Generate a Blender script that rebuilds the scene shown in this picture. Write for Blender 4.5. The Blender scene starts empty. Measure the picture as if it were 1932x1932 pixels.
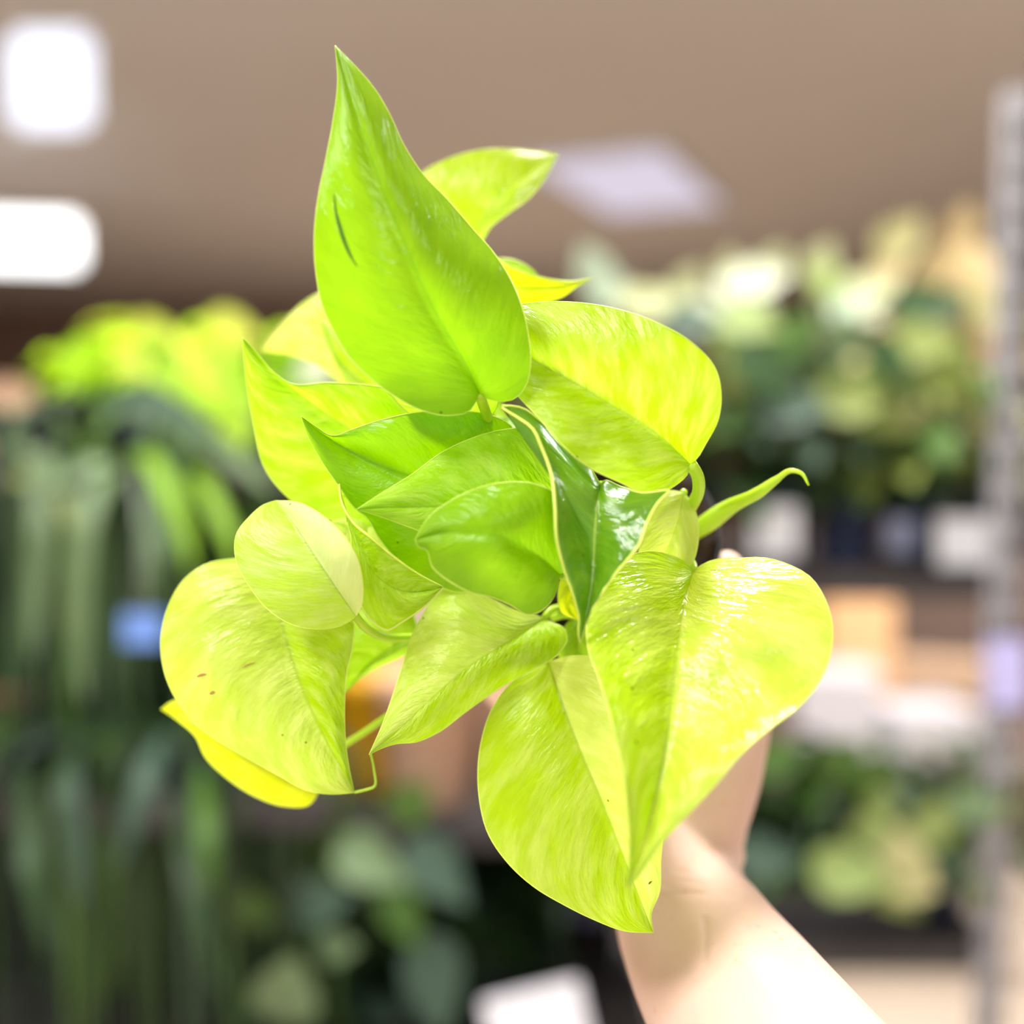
import bpy, bmesh, math, random
from mathutils import Vector, Matrix, noise
R = math.radians
random.seed(7)
scene = bpy.context.scene
COL = scene.collection

# ------------------------------------------------------------------ camera
FPX = 2100.0
PITCH = R(4.2)
CAM = Vector((0, 0, 1.6))
FWD = Vector((0, math.cos(PITCH), -math.sin(PITCH)))
UP = Vector((0, math.sin(PITCH), math.cos(PITCH)))
RIGHT = Vector((1, 0, 0))
cd = bpy.data.cameras.new('camera')
cam = bpy.data.objects.new('camera', cd)
COL.objects.link(cam)
cam.location = CAM
cam.rotation_euler = (R(90) - PITCH, 0, 0)
cd.sensor_width = 36
cd.lens = FPX / 1932 * 36
cd.clip_start = 0.02
cd.dof.use_dof = True
cd.dof.focus_distance = 0.362
cd.dof.aperture_fstop = 2.5
scene.camera = cam

# ------------------------------------------------------------------ world, exposure, large lamps
w = bpy.data.worlds.new('World')
scene.world = w
w.use_nodes = True
bg = w.node_tree.nodes['Background']
bg.inputs[0].default_value = (0.93, 0.96, 1.0, 1)
bg.inputs[1].default_value = 0.62          # daylight of the open shop front behind the camera
scene.view_settings.view_transform = 'Standard'
scene.view_settings.look = 'None'
scene.view_settings.gamma = 1
scene.view_settings.use_curve_mapping = False
scene.view_settings.exposure = 0.1
scene.cycles.use_denoising = True
scene.cycles.max_bounces = 8
scene.cycles.transmission_bounces = 6
scene.cycles.sample_clamp_indirect = 6

CEIL = 3.62
def area(name, loc, sx, sy, power, color=(1, .98, .95)):
    l = bpy.data.lights.new(name, 'AREA')
    l.shape = 'RECTANGLE'; l.size = sx; l.size_y = sy
    l.energy = power; l.color = color
    o = bpy.data.objects.new(name, l); COL.objects.link(o)
    o.location = loc
    return o
KEYS = [(-1.5, -0.65, 0.6, 1.2, 98), (0.15, 1.5, 0.4, 0.8, 105), (0.9, -2.2, 0.6, 1.2, 30),
        (-3.6, 0.9, .6, 1.2, 60), (2.6, 2.9, .6, 1.2, 130)]  # last panel is added out of view to brighten the floor at right
for i, (x, y, sx, sy, p) in enumerate(KEYS):
    area('troffer_lamp', (x, y, CEIL - 0.11), sx, sy, p)
area('far_fill_lamp', (0, 11, CEIL - 0.11), 1.2, 2.4, 150, (1, .93, .85))  # added fill without a fixture, lifts the far floor and ceiling

def P(px, py, d):
    return CAM + FWD * d + RIGHT * ((px - 966) / FPX * d) + UP * ((966 - py) / FPX * d)
def hz(px, py, z):
    """point where the sight line through a pixel meets height z"""
    v = P(px, py, 1) - CAM
    return CAM + v * ((z - CAM.z) / v.z)
def SC(d, n):            # n pixels at depth d in metres
    return n * d / FPX

# ------------------------------------------------------------------ helpers
def tag(o, label=None, cat=None, group=None, kind=None):
    if label: o['label'] = label
    if cat: o['category'] = cat
    if group: o['group'] = group
    if kind: o['kind'] = kind
    return o
def empty(name, loc, label, cat, group=None):
    o = bpy.data.objects.new(name, None); COL.objects.link(o)
    o.location = loc; o.empty_display_size = .02
    bpy.context.view_layer.update()
    return tag(o, label, cat, group)
def wloc(o):
    v = Vector((0, 0, 0))
    while o: v = v + Vector(o.location); o = o.parent
    return v
def obj(name, bm, mats, parent=None, smooth=True, doubles=0):
    if doubles: bmesh.ops.remove_doubles(bm, verts=bm.verts, dist=doubles)
    me = bpy.data.meshes.new(name)
    if parent: bmesh.ops.translate(bm, verts=bm.verts, vec=-wloc(parent))
    bm.normal_update()
    bm.to_mesh(me); bm.free()
    if smooth:
        for p in me.polygons: p.use_smooth = True
    if not isinstance(mats, (list, tuple)): mats = [mats]
    for m in mats: me.materials.append(m)
    o = bpy.data.objects.new(name, me); COL.objects.link(o)
    if parent: o.parent = parent
    return o
def origin_to(o, p):
    p = Vector(p)
    o.data.transform(Matrix.Translation(-p)); o.location = p
    return o
def box(bm, c, s, rz=0, bev=0, mi=0, rx=0, ry=0):
    r = bmesh.ops.create_cube(bm, size=1)
    vs = r['verts']
    M = Matrix.Translation(c) @ Matrix.Rotation(rz, 4, 'Z') @ Matrix.Rotation(ry, 4, 'Y') @ Matrix.Rotation(rx, 4, 'X') @ Matrix.Diagonal((s[0], s[1], s[2], 1))
    bmesh.ops.transform(bm, matrix=M, verts=vs)
    fs = set(f for v in vs for f in v.link_faces)
    for f in fs: f.material_index = mi
    if bev:
        es = list(set(e for v in vs for e in v.link_edges))
        bmesh.ops.bevel(bm, geom=es, offset=bev, segments=2, affect='EDGES')
def catmull(pts, n):
    pts = [tuple(p) for p in pts]
    k = len(pts[0])
    d = [0.0]
    for a, b in zip(pts, pts[1:]):
        d.append(d[-1] + max(1e-6, math.dist(a[:2], b[:2]) if k < 4 else math.dist(a, b)))
    T = d[-1]
    ext = [tuple(2 * a - b for a, b in zip(pts[0], pts[1]))] + pts + [tuple(2 * a - b for a, b in zip(pts[-1], pts[-2]))]
    out = []
    for i in range(n):
        s = T * i / (n - 1)
        j = 0
        while j < len(pts) - 2 and s > d[j + 1]: j += 1
        t = (s - d[j]) / (d[j + 1] - d[j])
        p0, p1, p2, p3 = ext[j], ext[j + 1], ext[j + 2], ext[j + 3]
        h = d[j + 1] - d[j]
        h0 = (d[j] - d[j - 1]) if j > 0 else h
        h1 = (d[j + 2] - d[j + 1]) if j + 2 < len(d) else h
        q = []
        for c in range(k):
            m1 = ((p2[c] - p1[c]) / h * h0 + (p1[c] - p0[c]) / h0 * h) / (h0 + h) * h
            m2 = ((p3[c] - p2[c]) / h1 * h + (p2[c] - p1[c]) / h * h1) / (h1 + h) * h
            q.append((2*t**3-3*t**2+1)*p1[c] + (t**3-2*t**2+t)*m1 + (-2*t**3+3*t**2)*p2[c] + (t**3-t**2)*m2)
        out.append(tuple(q))
    return out
def tube(bm, pts, rad, seg=10, mi=0, flat=1.0, cap=True):
    """pts Vectors, rad function of 0..1 or number"""
    n = len(pts)
    rf = rad if callable(rad) else (lambda u: rad)
    ref = None; rings = []
    for i, p in enumerate(pts):
        t = (pts[min(i + 1, n - 1)] - pts[max(i - 1, 0)]).normalized()
        if ref is None:
            ref = t.orthogonal().normalized()
        ref = (ref - t * ref.dot(t)).normalized()
        b = t.cross(ref)
        r = rf(i / (n - 1))
        rings.append([bm.verts.new(p + ref * math.cos(a) * r + b * math.sin(a) * r * flat) for a in [2 * math.pi * k / seg for k in range(seg)]])
    for a, b in zip(rings, rings[1:]):
        for k in range(seg):
            f = bm.faces.new((a[k], a[(k + 1) % seg], b[(k + 1) % seg], b[k])); f.material_index = mi
    if cap:
        f = bm.faces.new(rings[0][::-1]); f.material_index = mi
        f = bm.faces.new(rings[-1]); f.material_index = mi
def lathe(bm, prof, seg=32, M=None, mi=0):
    rings = []
    for (r, z) in prof:
        rings.append([bm.verts.new((r * math.cos(2 * math.pi * k / seg), r * math.sin(2 * math.pi * k / seg), z)) for k in range(seg)])
    fs = []
    for a, b in zip(rings, rings[1:]):
        for k in range(seg):
            fs.append(bm.faces.new((a[k], a[(k + 1) % seg], b[(k + 1) % seg], b[k])))
    fs.append(bm.faces.new(rings[0][::-1])); fs.append(bm.faces.new(rings[-1]))
    for f in fs: f.material_index = mi
    if M is not None:
        bmesh.ops.transform(bm, matrix=M, verts=[v for r in rings for v in r])
    return rings

# ------------------------------------------------------------------ materials
def N(nt, t, **k):
    n = nt.nodes.new(t)
    for a, b in k.items(): setattr(n, a, b)
    return n
def mat(name, col, rough=.5, spec=.5, metal=0, var=.12, scale=8, bump=0, bscale=60, sss=0, coat=0):
    m = bpy.data.materials.new(name); m.use_nodes = True
    nt = m.node_tree; b = nt.nodes['Principled BSDF']
    b.inputs['Roughness'].default_value = rough
    b.inputs['Metallic'].default_value = metal
    b.inputs['Specular IOR Level'].default_value = spec
    b.inputs['Coat Weight'].default_value = coat
    tc = N(nt, 'ShaderNodeTexCoord'); nz = N(nt, 'ShaderNodeTexNoise')
    nz.inputs['Scale'].default_value = scale; nz.inputs['Detail'].default_value = 4
    nt.links.new(tc.outputs['Object'], nz.inputs['Vector'])
    mx = N(nt, 'ShaderNodeMix', data_type='RGBA')
    c = Vector(col)
    mx.inputs[6].default_value = (*(c * (1 - var)), 1); mx.inputs[7].default_value = (*[min(1, x * (1 + var)) for x in c], 1)
    nt.links.new(nz.outputs['Fac'], mx.inputs[0]); nt.links.new(mx.outputs[2], b.inputs['Base Color'])
    if bump:
        n2 = N(nt, 'ShaderNodeTexNoise'); n2.inputs['Scale'].default_value = bscale
        nt.links.new(tc.outputs['Object'], n2.inputs['Vector'])
        bp = N(nt, 'ShaderNodeBump'); bp.inputs['Strength'].default_value = bump; bp.inputs['Distance'].default_value = .002
        nt.links.new(n2.outputs['Fac'], bp.inputs['Height']); nt.links.new(bp.outputs['Normal'], b.inputs['Normal'])
    return m
def emit(name, col, s):
    m = bpy.data.materials.new(name); m.use_nodes = True
    nt = m.node_tree; nt.nodes.clear()
    e = N(nt, 'ShaderNodeEmission'); e.inputs[0].default_value = (*col, 1); e.inputs[1].default_value = s
    o = N(nt, 'ShaderNodeOutputMaterial'); nt.links.new(e.outputs[0], o.inputs[0])
    return m
def leaf_mat(name, col, pale, trans, rough=.3, streak=.5, tmix=.5, vein=(.55, .8, .04), bump=.35, spec=.42, sector=0, samt=.5):
    m = bpy.data.materials.new(name); m.use_nodes = True
    nt = m.node_tree; b = nt.nodes['Principled BSDF']; L = nt.links.new
    out = nt.nodes['Material Output']
    uv = N(nt, 'ShaderNodeUVMap'); sp = N(nt, 'ShaderNodeSeparateXYZ'); L(uv.outputs[0], sp.inputs[0])
    ab = N(nt, 'ShaderNodeMath', operation='ABSOLUTE'); L(sp.outputs[1], ab.inputs[0])
    # vein direction coordinate: w = u - 0.3|v|
    m1 = N(nt, 'ShaderNodeMath', operation='MULTIPLY_ADD'); L(ab.outputs[0], m1.inputs[0]); m1.inputs[1].default_value = -.3; L(sp.outputs[0], m1.inputs[2])
    cb = N(nt, 'ShaderNodeCombineXYZ')
    s1 = N(nt, 'ShaderNodeMath', operation='MULTIPLY'); L(m1.outputs[0], s1.inputs[0]); s1.inputs[1].default_value = 14
    s2 = N(nt, 'ShaderNodeMath', operation='MULTIPLY'); L(sp.outputs[1], s2.inputs[0]); s2.inputs[1].default_value = 2.2
    L(s1.outputs[0], cb.inputs[0]); L(s2.outputs[0], cb.inputs[1])
    oi = N(nt, 'ShaderNodeObjectInfo'); r100 = N(nt, 'ShaderNodeMath', operation='MULTIPLY'); L(oi.outputs['Random'], r100.inputs[0]); r100.inputs[1].default_value = 50
    L(r100.outputs[0], cb.inputs[2])
    nz = N(nt, 'ShaderNodeTexNoise'); nz.inputs['Scale'].default_value = 1; nz.inputs['Detail'].default_value = 5; nz.inputs['Roughness'].default_value = .6
    L(cb.outputs[0], nz.inputs['Vector'])
    rp = N(nt, 'ShaderNodeValToRGB'); rp.color_ramp.elements[0].position = .42; rp.color_ramp.elements[1].position = .68
    L(nz.outputs['Fac'], rp.inputs[0])
    k = N(nt, 'ShaderNodeMath', operation='MULTIPLY'); L(rp.outputs[0], k.inputs[0]); k.inputs[1].default_value = streak
    mx = N(nt, 'ShaderNodeMix', data_type='RGBA'); mx.inputs[6].default_value = (*col, 1); mx.inputs[7].default_value = (*pale, 1)
    if sector:      # one half of the blade is mixed towards the pale colour
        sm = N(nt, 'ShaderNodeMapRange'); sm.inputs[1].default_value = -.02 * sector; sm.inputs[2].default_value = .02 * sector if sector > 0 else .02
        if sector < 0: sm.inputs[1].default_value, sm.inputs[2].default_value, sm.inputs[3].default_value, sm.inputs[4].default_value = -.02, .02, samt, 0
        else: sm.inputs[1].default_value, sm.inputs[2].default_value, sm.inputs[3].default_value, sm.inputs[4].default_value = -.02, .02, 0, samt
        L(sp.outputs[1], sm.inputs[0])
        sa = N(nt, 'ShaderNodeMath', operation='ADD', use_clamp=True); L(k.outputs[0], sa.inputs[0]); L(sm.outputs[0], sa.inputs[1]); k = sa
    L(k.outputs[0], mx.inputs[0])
    # broad mottling
    tc = N(nt, 'ShaderNodeTexCoord'); n3 = N(nt, 'ShaderNodeTexNoise'); n3.inputs['Scale'].default_value = 130; n3.inputs['Detail'].default_value = 3
    L(tc.outputs['Object'], n3.inputs['Vector'])
    hs = N(nt, 'ShaderNodeHueSaturation'); L(mx.outputs[2], hs.inputs['Color'])
    mr = N(nt, 'ShaderNodeMapRange'); mr.inputs[3].default_value = .9; mr.inputs[4].default_value = 1.1; L(n3.outputs['Fac'], mr.inputs[0]); L(mr.outputs[0], hs.inputs['Value'])
    # midrib
    vr = N(nt, 'ShaderNodeMapRange'); vr.inputs[1].default_value = .008; vr.inputs[2].default_value = .028; vr.inputs[3].default_value = .55; vr.inputs[4].default_value = 0
    L(ab.outputs[0], vr.inputs[0])
    mv = N(nt, 'ShaderNodeMix', data_type='RGBA'); L(vr.outputs[0], mv.inputs[0]); L(hs.outputs[0], mv.inputs[6]); mv.inputs[7].default_value = (*vein, 1)
    # small specks of dirt
    vo = N(nt, 'ShaderNodeTexVoronoi'); vo.inputs['Scale'].default_value = 75; L(tc.outputs['Object'], vo.inputs['Vector'])
    sr = N(nt, 'ShaderNodeMapRange'); sr.inputs[1].default_value = .025; sr.inputs[2].default_value = .045; sr.inputs[3].default_value = .8; sr.inputs[4].default_value = 0
    L(vo.outputs['Distance'], sr.inputs[0])
    spk = N(nt, 'ShaderNodeMix', data_type='RGBA'); L(sr.outputs[0], spk.inputs[0]); L(mv.outputs[2], spk.inputs[6]); spk.inputs[7].default_value = (.12, .16, .01, 1)
    L(spk.outputs[2], b.inputs['Base Color'])
    b.inputs['Roughness'].default_value = rough; b.inputs['Specular IOR Level'].default_value = spec
    # bump: veins + fine
    fr = N(nt, 'ShaderNodeTexNoise'); fr.inputs['Scale'].default_value = 2.6; fr.inputs['Detail'].default_value = 3; L(cb.outputs[0], fr.inputs['Vector'])
    ad = N(nt, 'ShaderNodeMath', operation='ADD'); L(nz.outputs['Fac'], ad.inputs[0]); L(fr.outputs['Fac'], ad.inputs[1])
    bp = N(nt, 'ShaderNodeBump'); bp.inputs['Strength'].default_value = bump; bp.inputs['Distance'].default_value = .0012
    L(ad.outputs[0], bp.inputs['Height']); L(bp.outputs[0], b.inputs['Normal'])
    tr = N(nt, 'ShaderNodeBsdfTranslucent')
    tm = N(nt, 'ShaderNodeMix', data_type='RGBA', blend_type='MULTIPLY'); tm.inputs[0].default_value = 1; L(spk.outputs[2], tm.inputs[6]); tm.inputs[7].default_value = (*trans, 1)
    L(tm.outputs[2], tr.inputs[0]); L(bp.outputs[0], tr.inputs['Normal'])
    ms = N(nt, 'ShaderNodeMixShader'); ms.inputs[0].default_value = tmix
    L(b.outputs[0], ms.inputs[1]); L(tr.outputs[0], ms.inputs[2]); L(ms.outputs[0], out.inputs[0])
    return m
NEON = leaf_mat('leaf_neon', (.495, .755, .003), (.80, .97, .22), (1, 1, .45), streak=.6, rough=.27, vein=(.42, .64, .01), bump=.6)
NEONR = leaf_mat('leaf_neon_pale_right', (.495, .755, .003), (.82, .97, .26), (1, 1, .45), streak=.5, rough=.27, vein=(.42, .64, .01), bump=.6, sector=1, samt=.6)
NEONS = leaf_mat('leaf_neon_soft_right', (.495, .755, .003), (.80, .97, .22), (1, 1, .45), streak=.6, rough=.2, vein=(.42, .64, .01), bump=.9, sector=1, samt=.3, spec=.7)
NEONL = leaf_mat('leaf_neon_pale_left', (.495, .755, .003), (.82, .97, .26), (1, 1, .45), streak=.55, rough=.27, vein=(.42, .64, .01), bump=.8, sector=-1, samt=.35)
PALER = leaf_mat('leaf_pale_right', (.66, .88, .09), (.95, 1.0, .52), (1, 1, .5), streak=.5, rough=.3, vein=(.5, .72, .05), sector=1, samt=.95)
LIME = leaf_mat('leaf_lime', (.44, .76, .008), (.74, .95, .17), (1, 1, .45), streak=.6, rough=.27, vein=(.36, .6, .01), bump=.6)
GREEN = leaf_mat('leaf_green', (.30, .57, .003), (.42, .70, .015), (1, 1, .3), streak=.4, rough=.22, vein=(.22, .5, .01), bump=.5)
DEEP = leaf_mat('leaf_deep', (.13, .32, .008), (.28, .48, .03), (1, 1, .4), streak=.5, rough=.16, tmix=.35, spec=.8, vein=(.5, .7, .1))
PALE = leaf_mat('leaf_pale', (.76, .93, .14), (.93, .99, .45), (1, 1, .5), streak=.6, rough=.35, vein=(.5, .72, .05))
YELL = leaf_mat('leaf_yellow', (.76, .86, .003), (.88, .95, .10), (1, 1, .4), streak=.4)
RIM = mat('leaf_rim', (.74, .88, .14), .35, var=.05)
STEM = leaf_mat('stem', (.58, .80, .02), (.80, .92, .16), (1, 1, .4), streak=.6, tmix=.25, bump=.1)
SOIL = mat('soil', (.03, .017, .010), .95, .2, var=.7, scale=160, bump=1, bscale=300)
POTM = mat('pot_plastic', (.016, .013, .012), .6, .25)

# ------------------------------------------------------------------ hero leaf builder
def prof(e, u):
    if isinstance(e, (int, float)):
        return e * math.sin(math.pi * min(1, u)) ** .6 if 0 < u < 1 else 0
    q = catmull([(i, x) for i, x in enumerate([0] + list(e) + [0])], 101)
    return q[min(100, max(0, int(round(u * 100))))][1]
def leaf(parent, mid, left, right, m, eL=0, eR=0, bulge=3, wr=.5, seed=0, rim=.22, label=None, name='leaf', edge_curl=0, nu=56, nv=12):
    """mid: (px, py, depth m). left / right: outline pixels between base and tip. eL, eR: how many mm each edge lies behind (+) or before (-) the midrib."""
    nu1 = nu
    M_ = catmull(mid, nu1)
    J, T = mid[0], mid[-1]
    Ls = catmull([J[:2]] + left + [T[:2]], nu1)
    Rs = catmull([J[:2]] + right + [T[:2]], nu1)
    bm = bmesh.new(); uvl = bm.loops.layers.uv.new('UVMap')
    grid = []
    for i in range(nu1):
        u = i / (nu1 - 1)
        row = []
        mp = M_[i]
        def side(E, e, sgn):
            dE = mp[2] + prof(e, u) / 1000
            for j in range(1, nv + 1):
                t = j / nv
                x = mp[0] + (E[0] - mp[0]) * t; y = mp[1] + (E[1] - mp[1]) * t
                # flatter near the midrib groove, quilted bulge between midrib and edge
                dd = mp[2] + (dE - mp[2]) * (t ** 1.15)
                dd -= bulge / 1000 * math.sin(math.pi * t ** .8) * math.sin(math.pi * u) ** .5
                dd += edge_curl / 1000 * max(0, t - .82) / .18 * math.sin(math.pi * u)
                p = Vector((x * .012 + seed * 7.3, y * .012, sgn))
                dd += wr / 1000 * noise.noise(p) * 1.6 * min(1, 3 * t) * math.sin(math.pi * u) ** .5
                q = Vector(((u - .3 * t) * 16 + seed, t * 1.3 * sgn, seed * 3.1))
                dd += wr / 1000 * .55 * noise.noise(q) * min(1, 4 * t) * math.sin(math.pi * u) ** .5
                yield P(x, y, dd)
        lv = list(side(Ls[i], eL, -1)); rv = list(side(Rs[i], eR, 1))
        c = P(mp[0], mp[1], mp[2])
        row = lv[::-1] + [c] + rv
        grid.append([bm.verts.new(p) for p in row])
    W = 2 * nv + 1
    for i in range(nu1 - 1):
        for j in range(W - 1):
            f = bm.faces.new((grid[i][j], grid[i + 1][j], grid[i + 1][j + 1], grid[i][j + 1]))
            for l, (a, b) in zip(f.loops, ((i, j), (i + 1, j), (i + 1, j + 1), (i, j + 1))):
                l[uvl].uv = (a / (nu1 - 1), (b - nv) / nv)
    if rim:
        lp = [grid[i][0].co.copy() for i in range(nu1)]
        rp = [grid[i][W - 1].co.copy() for i in range(nu1)]
        for pts in (lp, rp):
            pts = [p for k, p in enumerate(pts) if k == 0 or (p - pts[k - 1]).length > 1e-5]
            tube(bm, pts, lambda u: rim / 1000 * (0.35 + .65 * math.sin(math.pi * min(1, max(0, u)))), seg=5, mi=1)
    o = obj(name, bm, [m, RIM], parent)
    if label: o['label'] = label
    return o
def stalk(parent, pts, r, m=None, name='petiole', n=22, taper=1.0, label=None, flat=1.0):
    q = catmull(pts, n)
    bm = bmesh.new()
    tube(bm, [P(*p) for p in q], lambda u: r / 1000 * (1 + (taper - 1) * u), seg=12, flat=flat)
    o = obj(name, bm, m or STEM, parent)
    if label: o['label'] = label
    return o

# ================================================================== THE ROOM
CEILM = mat('ceiling_paint', (.79, .75, .73), .9, .2, var=.04, scale=.6)
FARM = mat('far_wall_paint', (.33, .22, .17), .9, .2, var=.08, scale=.5)
WALLM = mat('side_wall_paint', (.5, .42, .37), .9, .2, var=.06, scale=.5)
FLOORM = mat('floor_concrete', (.64, .52, .41), .6, .3, var=.08, scale=1.5)
bm = bmesh.new(); box(bm, (0, 7.5, -.05), (20, 22, .1)); tag(obj('floor', bm, FLOORM, smooth=False), kind='structure')
bm = bmesh.new(); box(bm, (0, 7.5, CEIL + .05), (20, 22, .1)); tag(obj('ceiling', bm, CEILM, smooth=False), kind='structure')
bm = bmesh.new(); box(bm, (0, 18.45, CEIL / 2), (20, .1, CEIL)); tag(obj('wall_back', bm, FARM, smooth=False), kind='structure')
bm = bmesh.new(); box(bm, (-9.95, 7.45, CEIL / 2), (.1, 21.9, CEIL)); tag(obj('wall_left', bm, WALLM, smooth=False), kind='structure')
bm = bmesh.new(); box(bm, (9.95, 7.45, CEIL / 2), (.1, 21.9, CEIL)); tag(obj('wall_right', bm, WALLM, smooth=False), kind='structure')

FIXW = mat('fixture_white', (.8, .8, .8), .4)
LIT = emit('diffuser_lit', (1, 1, 1), 3.0)
LITB = emit('diffuser_cool', (.86, .88, 1), 1.5)
LITL = emit('skylight_lavender', (.74, .66, .78), .95)
def troffer(c, sx, sy, m, label, rz=0, th=.09):
    t = empty('ceiling_light', (c[0], c[1], CEIL), label, 'ceiling light')
    t.rotation_euler = (0, 0, 0)
    bm = bmesh.new()
    Mz = Matrix.Rotation(rz, 3, 'Z')
    for (dx, dy, w_, h_) in ((0, sy / 2, sx + .06, .03), (0, -sy / 2, sx + .06, .03), (sx / 2, 0, .03, sy), (-sx / 2, 0, .03, sy)):
        v = Mz @ Vector((dx, dy, 0))
        box(bm, (c[0] + v.x, c[1] + v.y, CEIL - th / 2), (w_, h_, th), rz)
    obj('frame', bm, FIXW, t, smooth=False)
    bm = bmesh.new(); box(bm, (c[0], c[1], CEIL - th * .45), (sx, sy, th * .7), rz)
    obj('diffuser', bm, m, t, smooth=False)
    return t
kl = ['white ceiling light panel above and left of the held plant', 'white ceiling light panel above and beyond the held plant',
      'white ceiling light panel behind the viewer', 'white ceiling light panel above the left shelves', 'added white ceiling light panel beyond the right shelves, brightening the floor']
for (x, y, sx, sy, p), l in zip(KEYS, kl): troffer((x, y), sx, sy, LIT, l)
def hanging_light(px, py, d, wpx, hpx, m, label, rz=0, ext=0):
    """box light hung on two rods from the ceiling"""
    c = P(px, py, d); w_, h_ = SC(d, wpx), SC(d, hpx)
    t = empty('hanging_light', (c.x, c.y, CEIL), label, 'hanging light')
    bm = bmesh.new(); box(bm, c, (w_, .10, h_), rz, bev=min(w_, h_) * .12); obj('diffuser', bm, m, t)
    bm = bmesh.new(); box(bm, c + Vector((0, .055, h_ / 2 + .012)), (w_ * .96, .10, .03), rz, bev=.004); obj('housing', bm, FIXW, t, smooth=False)
    for s_ in (-.35, .35):
        v = Matrix.Rotation(rz, 3, 'Z') @ Vector((w_ * s_, .055, 0))
        bm = bmesh.new(); tube(bm, [Vector((c.x + v.x, c.y + v.y, c.z + h_ / 2 + .02)), Vector((c.x + v.x, c.y + v.y, CEIL))], .003, 6); obj('rod', bm, FIXW, t)
    return t
hanging_light(96, 152, 4.6, 165, 182, LITB, 'square cool white hanging light at upper left of the photo')
hanging_light(-190, 450, 8.0, 660, 98, LIT, 'long bright white hanging light cut by the left edge', rz=R(9))
a, b = hz(1190, 262, CEIL), hz(1190, 400, CEIL)
troffer(((a.x + b.x) / 2 + .02, (a.y + b.y) / 2), 1.05, 2.2, LITL, 'dim lavender skylight panel in the middle of the ceiling', rz=R(-22), th=.05)

# ================================================================== BACKGROUND GREENERY
def bmat(name, c, r=.45, t=.3):
    m = mat(name, c, r, .5, var=.25, scale=25)
    nt = m.node_tree; b = nt.nodes['Principled BSDF']
    tr = N(nt, 'ShaderNodeBsdfTranslucent'); tr.inputs[0].default_value = (*c, 1)
    ms = N(nt, 'ShaderNodeMixShader'); ms.inputs[0].default_value = t
    nt.links.new(b.outputs[0], ms.inputs[1]); nt.links.new(tr.outputs[0], ms.inputs[2]); nt.links.new(ms.outputs[0], nt.nodes['Material Output'].inputs[0])
    return m
G = dict(neon=bmat('bg_neon', (.50, .80, .01)), lime=bmat('bg_lime', (.30, .58, .03)), pear=bmat('bg_pear', (.32, .42, .13)), straw=bmat('bg_straw', (.52, .48, .22)), gold=bmat('bg_gold', (.55, .58, .05)),
         mid=bmat('bg_mid_green', (.08, .18, .025)), dark=bmat('bg_dark_green', (.035, .085, .022)), blue=bmat('bg_blue_green', (.065, .12, .08)),
         strap=bmat('bg_strap', (.11, .19, .075)), sage=bmat('bg_sage', (.17, .26, .12)), cream=bmat('bg_cream', (.62, .65, .36)), mint=bmat('bg_mint', (.62, .76, .58)),
         white=bmat('bg_white_leaf', (.66, .70, .52)), olive=bmat('bg_olive', (.26, .32, .07)), tan=bmat('bg_tan', (.66, .52, .28)), deepg=bmat('bg_deep', (.018, .045, .016)),
         pink=bmat('bg_pink', (.6, .22, .2)))
PK = list(G.keys())
def blade(bm, base, d, L, W, bend, up, mi, n=7, heart=True, fold=.25):
    """one leaf with thickness of a curved, folded blade growing from base along d"""
    d = d.normalized(); s = d.cross(up)
    if s.length < 1e-3: s = d.orthogonal()
    s.normalize(); nrm = s.cross(d).normalized()
    rows = []
    for i in range(n + 1):
        u = i / n
        wdt = W * ((math.sin(math.pi * min(1, (u * .92 + .08))) ** .75) * (1.25 - .75 * u) if heart else math.sin(math.pi * (u * .96 + .02)) ** .5)
        c = base + d * (L * u) + Vector((0, 0, -1)) * (bend * L * u * u)
        rows.append([bm.verts.new(c - s * wdt / 2 + nrm * wdt * fold), bm.verts.new(c), bm.verts.new(c + s * wdt / 2 + nrm * wdt * fold)])
    for a, b in zip(rows, rows[1:]):
        for k in range(2):
            f = bm.faces.new((a[k], a[k + 1], b[k + 1], b[k])); f.material_index = mi
def ribbon(bm, pts, W, mi, side=None):
    n = len(pts); prev = None; rows = []
    for i, p in enumerate(pts):
        t = (pts[min(n - 1, i + 1)] - pts[max(0, i - 1)]).normalized()
        s = (side or t.cross(Vector((0, -1, .25))))
        s = (s - t * s.dot(t)).normalized()
        if prev and s.dot(prev) < 0: s = -s
        prev = s; u = i / (n - 1)
        wd = .8 * W * (.55 + .45 * math.sin(math.pi * min(1, u * 1.2))) * (1 if u < .8 else max(.06, math.cos((u - .8) / .2 * 1.5)))
        nrm = t.cross(s)
        rows.append([bm.verts.new(p - s * wd / 2), bm.verts.new(p + nrm * wd * .12), bm.verts.new(p + s * wd / 2)])
    for a, b in zip(rows, rows[1:]):
        for k in range(2):
            f = bm.faces.new((a[k], a[k + 1], b[k + 1], b[k])); f.material_index = mi
POTB = mat('nursery_pot', (.022, .024, .034), .45, .4, var=.2)
POTN = mat('navy_pot', (.035, .042, .085), .45, .4, var=.2)
POTT = mat('terracotta_pot', (.42, .2, .12), .8, .2)
CARD = mat('white_card', (.82, .82, .86), .6, .3, var=.03)
BLUEC = mat('blue_card', (.16, .30, .75), .5)
def pot(parent, c, r, h, m=POTB, name='pot'):
    bm = bmesh.new()
    lathe(bm, [(r * .72, 0), (r * .74, .004), (r * .95, h * .85), (r * 1.04, h * .86), (r * 1.04, h), (r * .96, h), (r * .93, h * .93), (.001, h * .92)], 24, Matrix.Translation(c))
    return obj(name, bm, m, parent)
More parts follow.
